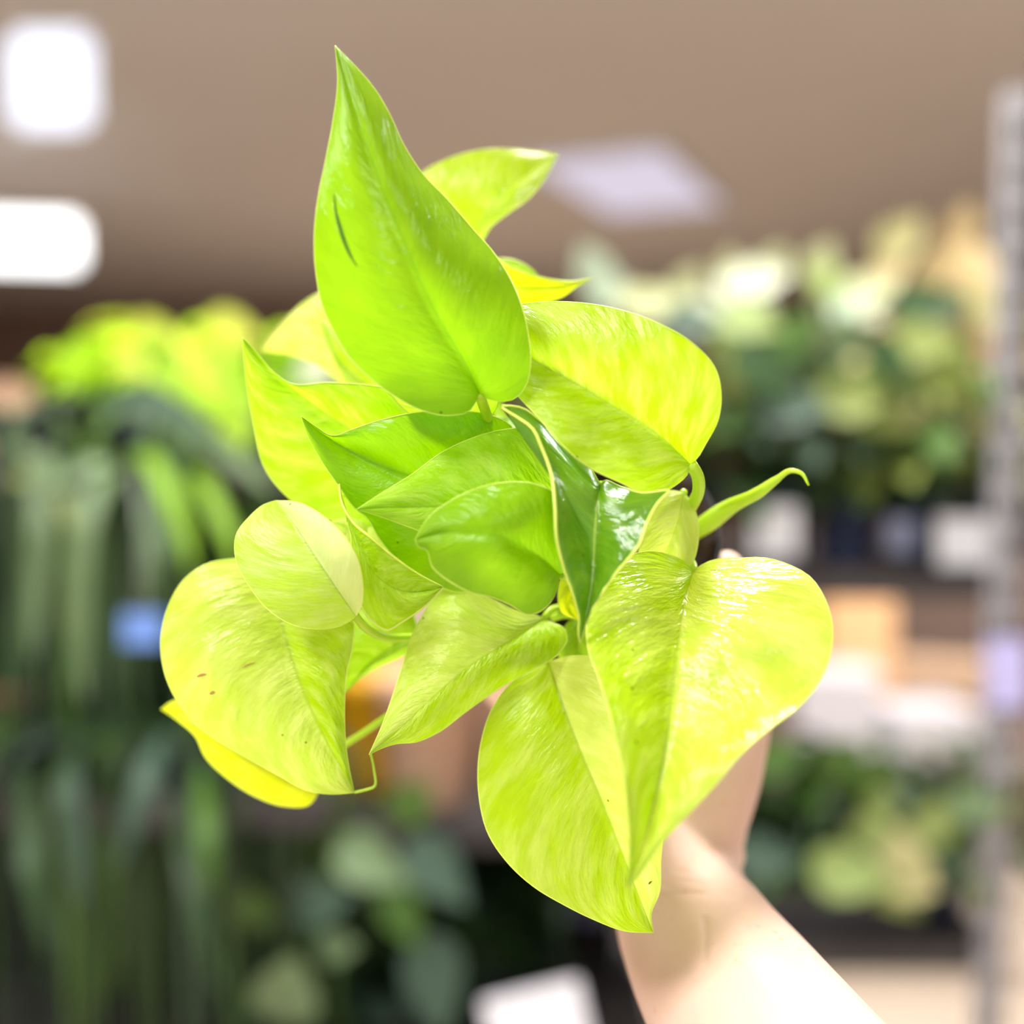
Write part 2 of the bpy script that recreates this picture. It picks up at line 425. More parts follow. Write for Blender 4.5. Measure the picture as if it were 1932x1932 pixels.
def plant(kind, c, r, h, label, cat='potted plant', pal=('mid',), n=60, size=.05, spread=.15, height=.2, extra=(), potm=POTB, group=None, seed=0, card=None, strap=False, droop=.5, band=None):
    rnd = random.Random(seed)
    t = empty(kind, c, label, cat, group)
    pot(t, c, r, h, potm)
    bm = bmesh.new()
    top = Vector(c) + Vector((0, 0, h * .9))
    mats = [G[k] for k in PK]
    for i in range(n):
        mi = PK.index(rnd.choice(pal))
        a = rnd.uniform(0, 2 * math.pi)
        if strap:
            L = size * rnd.uniform(.7, 1.3); o = Vector((math.cos(a), math.sin(a) * .8, 0))
            hh = height * rnd.uniform(.5, 1.1); sp = spread * rnd.uniform(.5, 1.2)
            p = [top + o * r * .2, top + o * sp * .35 + Vector((0, 0, hh * .8)), top + o * sp * .7 + Vector((0, 0, hh)), top + o * sp + Vector((0, 0, hh * .55)), top + o * (sp * 1.15) + Vector((0, 0, hh * .5 - L * .55)), top + o * (sp * 1.2) + Vector((0, 0, hh * .4 - L))]
            q = [Vector(x[:3]) for x in catmull([(*v, 0) for v in p], 12)]
            ribbon(bm, q, rnd.uniform(.012, .02), mi)
        else:
            rr = spread * math.sqrt(rnd.random()); z = height * rnd.uniform(-.15, 1) * (1 - .35 * (rr / spread) ** 2)
            pos = top + Vector((math.cos(a) * rr, math.sin(a) * rr * .8, z))
            d = Vector((math.cos(a) + rnd.uniform(-.6, .6), math.sin(a) + rnd.uniform(-.9, .4), rnd.uniform(-.3, .8)))
            s = size * rnd.uniform(.7, 1.25)
            tube(bm, [top + Vector((math.cos(a) * r * .4, math.sin(a) * r * .4, 0)), top * .5 + pos * .5 + Vector((0, 0, height * .12)), pos], .0016, 4, mi)
            blade(bm, pos, d, s, s * rnd.uniform(.6, .85), droop * rnd.uniform(.4, 1.4), Vector((0, 0, 1)), mi)
    for e in extra:
        k = e[0]; mi = PK.index(k)
        if e[1] == 'leaf':      # ('cream','leaf',px,py,depth,len px, ang deg)
            _, _, px, py, dd, ln, an = e
            L = SC(dd, ln); d = Vector((math.cos(R(an)), -.25, math.sin(R(an))))
            blade(bm, P(px, py, dd) - d.normalized() * L * .5, d, L, L * .72, .15, Vector((0, -1, .4)), mi, fold=.12)
            tube(bm, [top, (top + P(px, py, dd)) * .5 + Vector((0, .02, 0)), P(px, py, dd) - d.normalized() * L * .5], .0016, 4, mi)
        else:                   # ('strap','rib', width px, [(px,py,d)...])
            _, _, wd, pp = e
            q = [P(*x) for x in catmull(pp, 14)]
            ribbon(bm, q, SC(pp[0][2], wd), mi)
    obj('foliage', bm, mats, t)
    if card:
        cw, ch, cz = card
        bm = bmesh.new(); box(bm, (c[0], c[1] - r - .004, c[2] + cz), (cw, .0012, ch), 0, rx=R(-5))
        obj('price_card', bm, CARD, t, smooth=False)
    return t

GREY = mat('rack_steel', (.42, .41, .44), .45, .5, metal=.2, var=.08)
SHELF = mat('shelf_board', (.05, .043, .043), .6, .3, var=.2)
BACKP = mat('rack_back_panel', (.020, .016, .014), .9, .1, var=.3)
TRAY = mat('tray_plastic', (.02, .022, .03), .4, .4)
def zAt(py, d): return P(966, py, d).z
def rack(name, x0, x1, y0, y1, shelves, top, label, posts=(), back=None):
    t = empty(name, ((x0 + x1) / 2, (y0 + y1) / 2, 0), label, 'shelf rack')
    for z in shelves:
        bm = bmesh.new(); box(bm, ((x0 + x1) / 2, (y0 + y1) / 2, z - .012), (x1 - x0, y1 - y0, .024), bev=.002)
        box(bm, ((x0 + x1) / 2, y0 - .004, z - .02), (x1 - x0, .008, .045))
        obj('shelf', bm, SHELF, t, smooth=False)
    for (x, y, h_) in posts:
        bm = bmesh.new(); box(bm, (x, y, h_ / 2), (.04, .028, h_), bev=.002)
        z = .12
        while z < h_ - .06:
            for dx in (-.009, .009): box(bm, (x + dx, y - .0145, z), (.010, .002, .030), mi=1)
            z += .062
        obj('post', bm, [GREY, BACKP], t, smooth=False)
    if back:
        bm = bmesh.new(); box(bm, ((x0 + x1) / 2, y1 - .01, (back[0] + back[1]) / 2), (x1 - x0, .012, back[1] - back[0]))
        obj('back_panel', bm, BACKP, t, smooth=False)
    return t
# ---- left rack (depth about 1.45 - 1.95)
zL = [zAt(868, 1.6), zAt(1500, 1.6), zAt(2150, 1.6)]
rack('plant_rack', -1.35, -.26, 1.55, 2.02, zL, zL[0], 'dark shelf rack full of hanging plants at left', posts=((-1.32, 1.99, zL[0]), (-.29, 1.99, zL[0])), back=(.05, zL[0] - .03))
# neon pothos along the top
top = zL[0]
def PX(px, y):  # world x for pixel column at world depth y
    return (px - 966) / FPX * y
plant('neon_pothos', (PX(190, 1.82), 1.82, top), .05, .085, 'neon pothos in a dark pot on the left end of the top shelf', pal=('neon', 'neon', 'lime'), n=26, size=.06, spread=.07, height=.13, seed=2, group='neon pothos on the top left shelf',
      extra=[('neon', 'leaf', 165, 660, 1.7, 110, 60), ('neon', 'leaf', 150, 700, 1.7, 90, -60), ('neon', 'leaf', 175, 815, 1.6, 110, -80), ('lime', 'leaf', 195, 850, 1.6, 100, -60)])
plant('neon_pothos', (PX(300, 1.72), 1.72, top), .06, .085, 'neon pothos with yellow leaves, second pot on the top left shelf', pal=('neon', 'gold', 'lime', 'neon'), n=46, size=.062, spread=.13, height=.14, seed=3, group='neon pothos on the top left shelf',
      extra=[('gold', 'leaf', 290, 625, 1.7, 110, 10), ('gold', 'leaf', 250, 680, 1.6, 90, -20), ('neon', 'leaf', 330, 730, 1.6, 110, -60), ('gold', 'leaf', 440, 620, 1.7, 120, 0)])
plant('neon_pothos', (PX(455, 1.72), 1.72, top), .06, .085, 'neon pothos behind the held plant, third pot on the top left shelf', pal=('neon', 'lime', 'neon'), n=60, size=.064, spread=.13, height=.14, seed=4, group='neon pothos on the top left shelf',
      extra=[('neon', 'leaf', 400, 720, 1.55, 120, -50), ('neon', 'leaf', 370, 770, 1.55, 130, -80), ('neon', 'leaf', 450, 790, 1.55, 130, -90), ('white', 'leaf', 605, 692, 1.5, 95, 20)])
plant('neon_pothos', (PX(620, 1.75), 1.75, top), .06, .085, 'neon pothos hidden mostly behind the tall lime leaf', pal=('neon', 'gold', 'lime'), n=40, size=.064, spread=.12, height=.10, seed=5, group='neon pothos on the top left shelf')
t = empty('square_pot', (PX(122, 1.585), 1.585, top), 'small empty dark pot at the left end of the top shelf', 'plant pot')
pot(t, (PX(122, 1.585), 1.585, top), .032, .09, POTB)
def strapplant(px, d, r, label, seed, ribs, n=15, zsh=top, sz=.4, pal=('strap', 'mid', 'blue'), h=.07, hh=.02, sp=.15):
    plant('spider_plant', (PX(px, d), d, zsh), r, h, label, pal=pal, n=n, size=sz, spread=sp, height=hh, seed=seed, strap=True, extra=ribs, group='strap leaved plants on the left rack')
strapplant(40, 1.63, .055, 'spider plant with arching leaves at the far left of the top shelf', 11,
           [('sage', 'rib', 50, [(30, 860, 1.6), (60, 880, 1.5), (75, 960, 1.45), (70, 1100, 1.44), (60, 1250, 1.44)]),
            ('sage', 'rib', 40, [(0, 830, 1.55), (60, 850, 1.5), (130, 930, 1.46), (170, 1010, 1.45)]),
            ('olive', 'rib', 40, [(20, 900, 1.5), (100, 920, 1.47), (140, 980, 1.45), (135, 1100, 1.45), (125, 1200, 1.45)])])
strapplant(230, 1.64, .055, 'spider plant with one long pale leaf hanging below the dark pot', 12,
           [('sage', 'rib', 55, [(260, 870, 1.6), (215, 890, 1.5), (170, 960, 1.45), (150, 1080, 1.44), (150, 1200, 1.44), (160, 1330, 1.44)]),
            ('lime', 'rib', 44, [(230, 870, 1.6), (270, 860, 1.5), (320, 930, 1.45), (350, 1010, 1.44), (360, 1080, 1.44)]),
            ('sage', 'rib', 40, [(250, 880, 1.6), (200, 870, 1.5), (120, 900, 1.46), (50, 920, 1.45)]),
            ('strap', 'rib', 45, [(250, 880, 1.6), (270, 930, 1.5), (285, 1020, 1.45), (290, 1150, 1.44)])])
strapplant(400, 1.64, .055, 'spider plant with broad pale leaf arching right behind the held plant', 13,
           [('sage', 'rib', 60, [(230, 770, 1.6), (300, 770, 1.55), (370, 810, 1.5), (440, 860, 1.46), (520, 930, 1.44)]),
            ('blue', 'rib', 60, [(180, 760, 1.58), (260, 740, 1.5), (340, 780, 1.47), (420, 830, 1.45)]),
            ('lime', 'rib', 40, [(330, 880, 1.6), (370, 900, 1.5), (420, 980, 1.45), (450, 1080, 1.44)]),
            ('strap', 'rib', 40, [(330, 880, 1.6), (320, 960, 1.5), (330, 1060, 1.45)])])
strapplant(60, 1.66, .06, 'dark strap leaved plant at the far left of the middle shelf', 14,
           [('blue', 'rib', 55, [(150, 1400, 1.6), (130, 1460, 1.48), (140, 1580, 1.45), (155, 1720, 1.45)]),
            ('dark', 'rib', 70, [(40, 1450, 1.6), (60, 1600, 1.48), (90, 1800, 1.46)])], zsh=zL[1], pal=('dark', 'dark', 'mid'), n=34, sz=.42)
strapplant(270, 1.66, .06, 'strap leaved plant with one bluish leaf below the blue tag', 15,
           [('blue', 'rib', 55, [(310, 1380, 1.55), (285, 1440, 1.48), (250, 1540, 1.45), (222, 1640, 1.45)]),
            ('mid', 'rib', 50, [(380, 1450, 1.55), (390, 1560, 1.46), (400, 1700, 1.45)]),
            ('dark', 'rib', 50, [(330, 1500, 1.55), (370, 1700, 1.46), (420, 1880, 1.45)])], zsh=zL[1], pal=('dark', 'dark', 'mid', 'blue'), n=34, sz=.42)
strapplant(470, 1.66, .06, 'dark strap leaved plant on the middle shelf under the yellow leaf', 16, [], zsh=zL[1], pal=('dark', 'mid', 'dark', 'deepg'), n=34, sz=.42)
for i, (px, lb) in enumerate(((20, 'farthest left'), (180, 'below the long pale leaf'), (340, 'below the blue tag'))):
    plant('spider_plant', (PX(px, 1.86), 1.86, zL[1]), .07, .10, 'shaded spider plant at the back of the middle shelf, ' + lb, pal=('dark', 'mid', 'deepg', 'dark'), n=40, size=.3, spread=.17, height=.3, strap=True, seed=20 + i, group='strap leaved plants on the left rack', potm=POTT if i == 0 else POTB)

# ---- centre rack, lower, with the bigger dark plants
zC = [1.03, .60]
rack('plant_rack', -.25, .24, 1.6, 2.06, zC, zC[0], 'low dark shelf rack behind the wrist with broad leaved plants', posts=((-.23, 2.03, zC[0]), (.22, 2.03, zC[0])), back=(.05, zC[0] - .02))
for i, (px, d, lb, pal, ex) in enumerate([
        (560, 1.78, 'round leaved plant with grey green leaf at bottom centre', ('dark', 'deepg', 'blue'),
         [('sage', 'leaf', 545, 1850, 1.58, 190, 80), ('sage', 'leaf', 640, 1780, 1.6, 90, 20), ('mid', 'leaf', 470, 1700, 1.6, 120, 100)]),
        (740, 1.78, 'dark leafy plant with pale shiny leaf below the curled tip', ('dark', 'deepg', 'blue', 'dark'),
         [('sage', 'leaf', 705, 1622, 1.6, 150, -15), ('blue', 'leaf', 610, 1690, 1.6, 150, 30), ('mid', 'leaf', 780, 1500, 1.6, 130, 60), ('blue', 'leaf', 830, 1640, 1.6, 150, -40), ('mid', 'leaf', 760, 1720, 1.6, 120, -60), ('blue', 'leaf', 820, 1850, 1.6, 170, -80)]),
        (900, 1.86, 'dark leafy plant just left of the wrist', ('deepg', 'dark'), [])]):
    plant('leafy_plant', (PX(px, d), d, zC[1]), .075, .11, lb, pal=pal, n=80, size=.08, spread=.12, height=.22, extra=ex, seed=30 + i)
def simple_box(name, c, s, m, label, cat, rz=0, group=None, lid=None):
    t = empty(name, c, label, cat, group)
    bm = bmesh.new(); box(bm, (c[0], c[1], c[2] + s[2] / 2), s, rz, bev=.003); obj('body', bm, m, t, smooth=False)
    bm = bmesh.new(); box(bm, (c[0], c[1], c[2] + s[2] + .002), (s[0] * 1.02, s[1] * 1.02, .006), rz, bev=.002); obj('lid', bm, lid or m, t, smooth=False)
    return t
KRAFT = mat('cardboard', (.58, .40, .27), .8, .2, var=.08)
PINKC = mat('pink_card', (.58, .36, .25), .7, .2, var=.08)
ORANGE = mat('orange_plastic', (1, .50, .01), .4, .4)
PEACH = mat('peach_card', (.95, .55, .28), .5, .3)
WHITEP = mat('white_plastic', (.68, .66, .71), .4, .4, var=.03)
BROWNW = mat('brown_board', (.16, .11, .09), .7, .2)
LILAC = mat('lilac_card', (.50, .47, .80), .6)
t = empty('orange_pot', (PX(700, 1.8), 1.77, zC[0]), 'orange plant pot seen through the gap between lime leaves', 'plant pot')
pot(t, (PX(700, 1.8), 1.77, zC[0]), .075, .19, ORANGE)
t = empty('terracotta_pot', (PX(812, 1.70), 1.69, zC[0]), 'pinkish clay pot in front of the orange pot', 'plant pot')
pot(t, (PX(812, 1.70), 1.69, zC[0]), .085, .20, PINKC, name='pot')
simple_box('cardboard_box', (PX(975, 1.85), 1.86, zC[0]), (.13, .14, .17), PINKC, 'brown cardboard box between the clay pot and the held plant', 'box', rz=.2)
# ---- right rack
zR = [zAt(1068, 1.8), zAt(1812, 1.72)]
xr0, xr1 = .255, .775
rack('plant_rack', xr0, xr1, 1.72, 2.2, zR, zR[0], 'steel shelf rack with foliage plants at right', posts=((PX(1900, 1.70), 1.705, zAt(185, 1.70)), (xr0 + .03, 2.17, zR[0])))
EXR = dict
def rp(i, px, d, label, pal, ex, r=.062, h=.125, n=70, size=.075, spread=.14, height=.26, z=None, card=None, potm=POTN, kind='leafy_plant', **k):
    plant(kind, (PX(px, d), d, zR[0] if z is None else z), r, h, label, pal=pal, n=n, size=size, spread=spread, height=height, extra=ex, seed=50 + i, card=card, potm=potm, group=None, **k)
rp(0, 1150, 1.86, 'leafy plant behind the held plant with a pale mint leaf on top', ('mid', 'dark', 'sage'), [('mint', 'leaf', 1115, 495, 1.85, 110, 110), ('mint', 'leaf', 1150, 540, 1.85, 90, 60), ('cream', 'leaf', 1215, 560, 1.82, 90, 20)])
rp(1, 1300, 1.86, 'cream topped plant right of the big lime leaf', ('mid', 'dark', 'blue', 'mid'), [('cream', 'leaf', 1245, 565, 1.8, 100, 30), ('cream', 'leaf', 1300, 530, 1.8, 100, 70), ('white', 'leaf', 1340, 580, 1.78, 80, 0), ('pear', 'leaf', 1375, 640, 1.75, 110, -60), ('blue', 'leaf', 1310, 600, 1.75, 110, 10), ('mid', 'leaf', 1400, 790, 1.72, 90, 30)])
rp(2, 1465, 1.84, 'dark pot with round white card and bright cream leaves', ('mid', 'dark', 'mid', 'blue', 'dark'), [('cream', 'leaf', 1375, 500, 1.78, 90, 90), ('white', 'leaf', 1440, 520, 1.76, 110, 20), ('white', 'leaf', 1410, 545, 1.76, 110, -20), ('cream', 'leaf', 1460, 490, 1.8, 90, 70), ('pear', 'leaf', 1420, 600, 1.74, 120, -10), ('mid', 'leaf', 1500, 620, 1.74, 130, 50), ('blue', 'leaf', 1500, 760, 1.7, 140, 10), ('dark', 'leaf', 1440, 700, 1.7, 140, -40), ('olive', 'leaf', 1390, 690, 1.72, 100, 80)], card=None)
rp(3, 1600, 1.84, 'tallish green plant with pale yellow crown leaf', ('mid', 'olive', 'dark', 'mid'), [('cream', 'leaf', 1550, 485, 1.78, 100, 70), ('pear', 'leaf', 1565, 540, 1.76, 90, -50), ('mint', 'leaf', 1600, 570, 1.74, 80, 40), ('sage', 'leaf', 1590, 625, 1.72, 110, 80), ('olive', 'leaf', 1620, 740, 1.7, 150, 15), ('olive', 'leaf', 1650, 770, 1.7, 140, -20)])
rp(4, 1740, 1.84, 'speckled yellow green croton like plant next to the steel post', ('olive', 'mid', 'dark', 'straw'), [('cream', 'leaf', 1640, 545, 1.76, 110, 20), ('white', 'leaf', 1625, 585, 1.75, 90, -10), ('tan', 'leaf', 1670, 520, 1.78, 90, 40), ('olive', 'leaf', 1750, 640, 1.72, 130, 10), ('olive', 'leaf', 1790, 700, 1.72, 130, -60), ('dark', 'leaf', 1760, 570, 1.74, 150, 20), ('dark', 'leaf', 1680, 680, 1.71, 120, -40)], card=None)
rp(5, 1790, 2.05, 'tall tan and yellow leaved plant behind the speckled one', ('tan', 'straw', 'olive', 'tan'), [('straw', 'leaf', 1700, 440, 1.95, 120, 60), ('tan', 'leaf', 1790, 450, 1.95, 120, 100), ('tan', 'leaf', 1770, 500, 1.93, 120, 70), ('tan', 'leaf', 1840, 520, 1.93, 130, -70), ('straw', 'leaf', 1870, 600, 1.9, 140, -75), ('tan', 'leaf', 1820, 410, 1.96, 90, 90), ('pink', 'leaf', 1880, 665, 1.88, 70, 0)], height=.42, n=80, potm=POTB)
rp(6, 1870, 1.86, 'yellow green bushy plant half hidden by the steel post', ('olive', 'mid', 'straw'), [('straw', 'leaf', 1890, 800, 1.74, 90, 20), ('pear', 'leaf', 1880, 770, 1.74, 90, -30)], height=.16, spread=.09, n=40)
# cards standing against the pots
def card(px, py, d, wpx, hpx, m, label, shape='rect'):
    bm = bmesh.new(); c = P(px, py, d)
    box(bm, c, (SC(d, wpx), .0015, SC(d, hpx)), 0, bev=0, rx=R(-6))
    o = obj('price_card', bm, m, None, smooth=False); origin_to(o, c - Vector((0, 0, SC(d, hpx) / 2)))
    return tag(o, label, 'card')
card(1463, 1003, 1.755, 84, 96, CARD, 'white price card on the dark pot left of the held shoot tip')
card(1822, 1022, 1.75, 108, 92, CARD, 'brightest white price card on the pot by the steel post')
card(1700, 1010, 1.76, 52, 62, mat('grey_blue_card', (.22, .24, .36), .5), 'dim grey blue card between the two white price cards')
card(1900, 1270, 1.66, 78, 130, LILAC, 'lilac card clipped to the steel post')
t = empty('plant_tag', P(270, 1186, 1.45), 'small blue plant tag hanging among strap leaves', 'tag')
bm = bmesh.new(); box(bm, P(270, 1186, 1.45), (SC(1.45, 76), .0015, SC(1.45, 62)), rx=R(-6)); obj('card', bm, BLUEC, t, smooth=False)
bm = bmesh.new(); tube(bm, [P(270, 1157, 1.45), P(268, 1050, 1.452), P(262, 930, 1.47), Vector((PX(262, 1.545), 1.545, top + .002))], .0012, 6); obj('string', bm, WHITEP, t)
# lower shelf of the right rack
rp(10, 1440, 1.86, 'shaded dark green plant beside the thumb base', ('dark', 'deepg', 'mid'), [('mid', 'leaf', 1470, 1420, 1.75, 120, 30), ('blue', 'leaf', 1450, 1610, 1.72, 130, 10), ('mid', 'leaf', 1590, 1420, 1.75, 120, 60)], z=zR[1], height=.18, n=80)
rp(11, 1620, 1.84, 'green plant with lime leaves on the lower right shelf', ('mid', 'dark', 'dark'), [('pear', 'leaf', 1650, 1555, 1.72, 110, 60), ('pear', 'leaf', 1610, 1640, 1.71, 150, 10), ('straw', 'leaf', 1710, 1610, 1.72, 120, -20), ('mid', 'leaf', 1640, 1450, 1.74, 120, 80), ('pear', 'leaf', 1660, 1500, 1.74, 90, 80)], z=zR[1], height=.19, n=80)
rp(12, 1790, 1.84, 'pale tipped leafy plant on the lower shelf next to the post', ('mid', 'olive', 'dark'), [('pear', 'leaf', 1760, 1540, 1.72, 130, 80), ('sage', 'leaf', 1850, 1510, 1.72, 110, 20), ('cream', 'leaf', 1880, 1520, 1.73, 70, 60), ('straw', 'leaf', 1720, 1660, 1.71, 110, 0), ('olive', 'leaf', 1690, 1680, 1.71, 110, -30)], z=zR[1], height=.18, n=70)
rp(13, 1120, 1.84, 'dark leafy plant hidden behind the forearm', ('deepg', 'dark'), [], z=zR[1], height=.14, n=40)
# long black tray holding the lower pots
t = empty('pot_tray', (PX(1400, 1.8), 1.80, zR[1]), 'black plastic tray holding the lower right pots', 'tray')
bm = bmesh.new()
x0, x1 = xr0 + .02, PX(1770, 1.74)
for (c, s) in (((x0 + x1) / 2, 1.742, .045), ((x1 - x0), .006, .09)),: pass
box(bm, ((x0 + x1) / 2, 1.745, zR[1] + .045), (x1 - x0, .006, .09)); box(bm, ((x0 + x1) / 2, 2.0, zR[1] + .045), (x1 - x0, .006, .09))
box(bm, (x0, 1.872, zR[1] + .045), (.006, .26, .09)); box(bm, (x1, 1.872, zR[1] + .045), (.006, .26, .09))
obj('tray_wall', bm, TRAY, t, smooth=False)
bm = bmesh.new(); box(bm, ((x0 + x1) / 2, 1.872, zR[1] + .002), (x1 - x0, .26, .003)); obj('tray_base', bm, TRAY, t, smooth=False)
# white label board low in front of the centre rack
bm = bmesh.new(); c = P(1012, 1925, 1.5)
box(bm, c, (SC(1.5, 190), .012, SC(1.5, 110)), 0, bev=.003, ry=R(-14), rx=R(-20))
o = obj('sign_board', bm, WHITEP, None, smooth=False); tag(origin_to(o, c), 'white tilted sign board at the bottom edge left of the forearm', 'sign')
# far table with tubs and boxes seen between the shelves
yt = 3.2
zt = zAt(1440, yt)
t = empty('display_table', (PX(1650, yt), yt + .2, 0), 'brown display table seen through the right rack', 'table')
bm = bmesh.new(); box(bm, (PX(1600, yt), yt + .25, zt - .02), (1.5, .8, .04), bev=.004); obj('table_top', bm, BROWNW, t, smooth=False)
for dx in (-.7, .7):
    for dy in (-.1, .6):
        bm = bmesh.new(); box(bm, (PX(1600, yt) + dx, yt + dy, (zt - .04) / 2), (.05, .05, zt - .04)); obj('leg', bm, BROWNW, t, smooth=False)
simple_box('cardboard_box', (PX(-20, 1.9), 1.86, zL[0]), (.14, .16, .12), PINKC, 'pinkish cardboard box at the far left end of the top shelf', 'box', rz=.1)
simple_box('white_tub', (PX(1590, yt), yt + .02, zt), (SC(yt, 150), .22, SC(yt, 165)), WHITEP, 'greyish white tub left of the other white tub on the far table', 'tub', rz=-.25)
simple_box('white_tub', (PX(1760, yt), yt + .05, zt), (SC(yt, 170), .22, SC(yt, 90)), WHITEP, 'bright white low tub on the far table near the steel post', 'tub', rz=.15)
simple_box('cardboard_box', (PX(1790, yt + .4), yt + .4, zt), (.34, .2, SC(yt + .4, 115)), KRAFT, 'brown cardboard box behind the low white tub', 'box', rz=-.3)
simple_box('peach_box', (PX(1610, yt + .4), yt + .38, zt + .0), (SC(yt + .4, 130), .16, SC(yt + .4, 268)), PEACH, 'peach orange box standing behind the greyish tub', 'box', rz=.1)
bm = bmesh.new(); box(bm, (PX(1600, 3.95), 4.1, .55), (2.4, .05, 1.1)); o = obj('partition_panel', bm, BROWNW, None, smooth=False)
tag(origin_to(o, (PX(1600, 3.95), 4.1, 0)), 'low brown partition panel behind the far table', 'partition')

# ================================================================== THE HELD PLANT
pc = P(1130, 1000, .432)                     # centre of the soil
axis = (FWD * -.80 + UP * .60).normalized()  # pot leans its mouth to the viewer
Mrot = axis.to_track_quat('Z', 'Y').to_matrix().to_4x4()
PR, PH = .046, .078
plantroot = empty('potted_pothos', pc - axis * PH, 'lime leaved pothos in a small dark pot held up by a hand', 'potted plant')
bm = bmesh.new()
Mpot = Matrix.Translation(pc - axis * PH) @ Mrot
lathe(bm, [(.001, .0), (.032, 0), (.0335, .003), (.0445, PH - .012), (.0475, PH - .012), (.0475, PH), (.0455, PH), (.0435, PH - .02), (.001, PH - .02)], 48, Mpot)
obj('pot', bm, POTM, plantroot)
bm = bmesh.new()
rnd = random.Random(3)
rings = lathe(bm, [(.0448, PH - .014)] + [(.0448 * (1 - k / 14), PH + .0005) for k in range(0, 14)] + [(.0005, PH + .0005)], 64, None)
for v in bm.verts:
    if v.co.z > PH - .001: v.co.z += .0035 * noise.noise(v.co * 160) + .002 * noise.noise(v.co * 420)
for k in range(130):
    a, r = rnd.uniform(0, 6.28), .0465 * math.sqrt(rnd.random())
    q = bmesh.ops.create_icosphere(bm, subdivisions=1, radius=rnd.uniform(.0012, .0034))
    for v in q['verts']: v.co += Vector((r * math.cos(a), r * math.sin(a), PH + .0015)) + Vector((rnd.uniform(-1, 1), rnd.uniform(-1, 1), rnd.uniform(-1, 1))) * .0005
bmesh.ops.transform(bm, matrix=Mpot, verts=bm.verts)
obj('soil', bm, SOIL, plantroot)
pr = plantroot

A = leaf(pr, [(905, 745, .350), (880, 690, .346), (830, 605, .341), (795, 535, .338), (765, 462, .336), (733, 385, .336), (700, 295, .338), (665, 190, .342), (632, 86, .349)],
     [(885, 776), (850, 784), (790, 772), (745, 748), (700, 715), (660, 675), (630, 625), (608, 575), (597, 520), (593, 450), (600, 375), (615, 300), (628, 230), (637, 150)],
     [(918, 752), (945, 758), (972, 752), (992, 728), (1001, 690), (998, 640), (985, 580), (962, 525), (930, 475), (890, 430), (845, 378), (795, 325), (760, 270), (735, 215), (705, 165), (668, 122)],
     GREEN, eL=[2, 5, 5, 4, 2], eR=[5, 12, 16, 14, 7], bulge=4, seed=1, label='tall upright bright green leaf')
B = leaf(pr, [(1303, 876, .360), (1260, 835, .356), (1205, 795, .354), (1150, 762, .354), (1090, 725, .356), (1030, 693, .359), (970, 655, .363), (890, 600, .368)],
     [(1299, 892), (1276, 915), (1245, 930), (1215, 931), (1173, 912), (1105, 878), (1054, 833), (1018, 790), (980, 750), (930, 680)],
     [(1313, 868), (1332, 838), (1356, 790), (1361, 755), (1350, 695), (1310, 650), (1242, 610), (1150, 580), (1050, 569), (975, 575), (920, 585)],
     NEON, eL=[-3, -9, -13, -10, -4], eR=[-2, -6, -8, -2, 3], bulge=3.5, seed=2)
leaf(pr, [(870, 500, .428), (905, 420, .424), (950, 360, .424), (1000, 322, .428), (1053, 290, .434)],
     [(800, 470), (780, 400), (790, 335), (850, 298), (930, 281), (1000, 284)],
     [(910, 455), (925, 430), (960, 402), (1000, 372), (1035, 325)], NEON, eL=[4, 6, 6, 3, 1], eR=[-2, -5, -6, -5, -2], bulge=1.5, seed=3)
leaf(pr, [(890, 560, .410), (940, 545, .405), (1000, 540, .402), (1060, 538, .402), (1119, 524, .404)],
     [(900, 500), (930, 487), (965, 505), (1000, 517), (1050, 528), (1085, 530)],
     [(900, 600), (960, 580), (1030, 570), (1062, 560), (1090, 540)], YELL, eL=[-3, -5, -5, -3, 0], eR=[0, 2, 3, 2, 0], bulge=1.5, seed=4)
leaf(pr, [(900, 540, .416), (940, 515, .413), (975, 508, .412), (1014, 518, .411)],
     [(915, 495), (940, 488), (975, 492), (1000, 505)], [(930, 560), (970, 545), (1000, 528)], LIME, bulge=1, seed=5)
leaf(pr, [(880, 800, .372), (850, 730, .360), (820, 650, .354), (800, 575, .354)],
     [(830, 800), (760, 770), (722, 700), (730, 630), (765, 590)], [(930, 780), (940, 700), (905, 620), (850, 575)], LIME, eL=1, eR=2, bulge=1, seed=31)
# lower left family
leaf(pr, [(900, 860, .400), (800, 850, .390), (700, 830, .386), (620, 785, .386), (560, 740, .384), (505, 690, .380), (457, 636, .376)],
     [(890, 960), (800, 1000), (700, 995), (640, 985), (590, 970), (545, 940), (500, 885), (478, 800), (464, 720)],
     [(880, 800), (830, 765), (760, 738), (690, 726), (620, 722), (545, 722), (515, 700), (485, 665)], LIME, eL=[2, 5, 8, 6, 1], eR=[-2, -6, -9, -7, -2], bulge=3, seed=6)
leaf(pr, [(985, 950, .388), (900, 930, .377), (800, 905, .372), (720, 880, .370), (650, 845, .369), (605, 815, .366), (568, 785, .362)],
     [(990, 1020), (930, 1095), (870, 1118), (800, 1090), (745, 1052), (717, 1018), (690, 975), (672, 961), (638, 915), (604, 865), (580, 820)],
     [(990, 850), (960, 800), (920, 782), (850, 776), (780, 779), (710, 795), (662, 811), (625, 822), (598, 806)], GREEN, eL=[3, 5, 4, 1, -2], eR=[-1, -4, -7, -9, -4], bulge=3.5, seed=7)
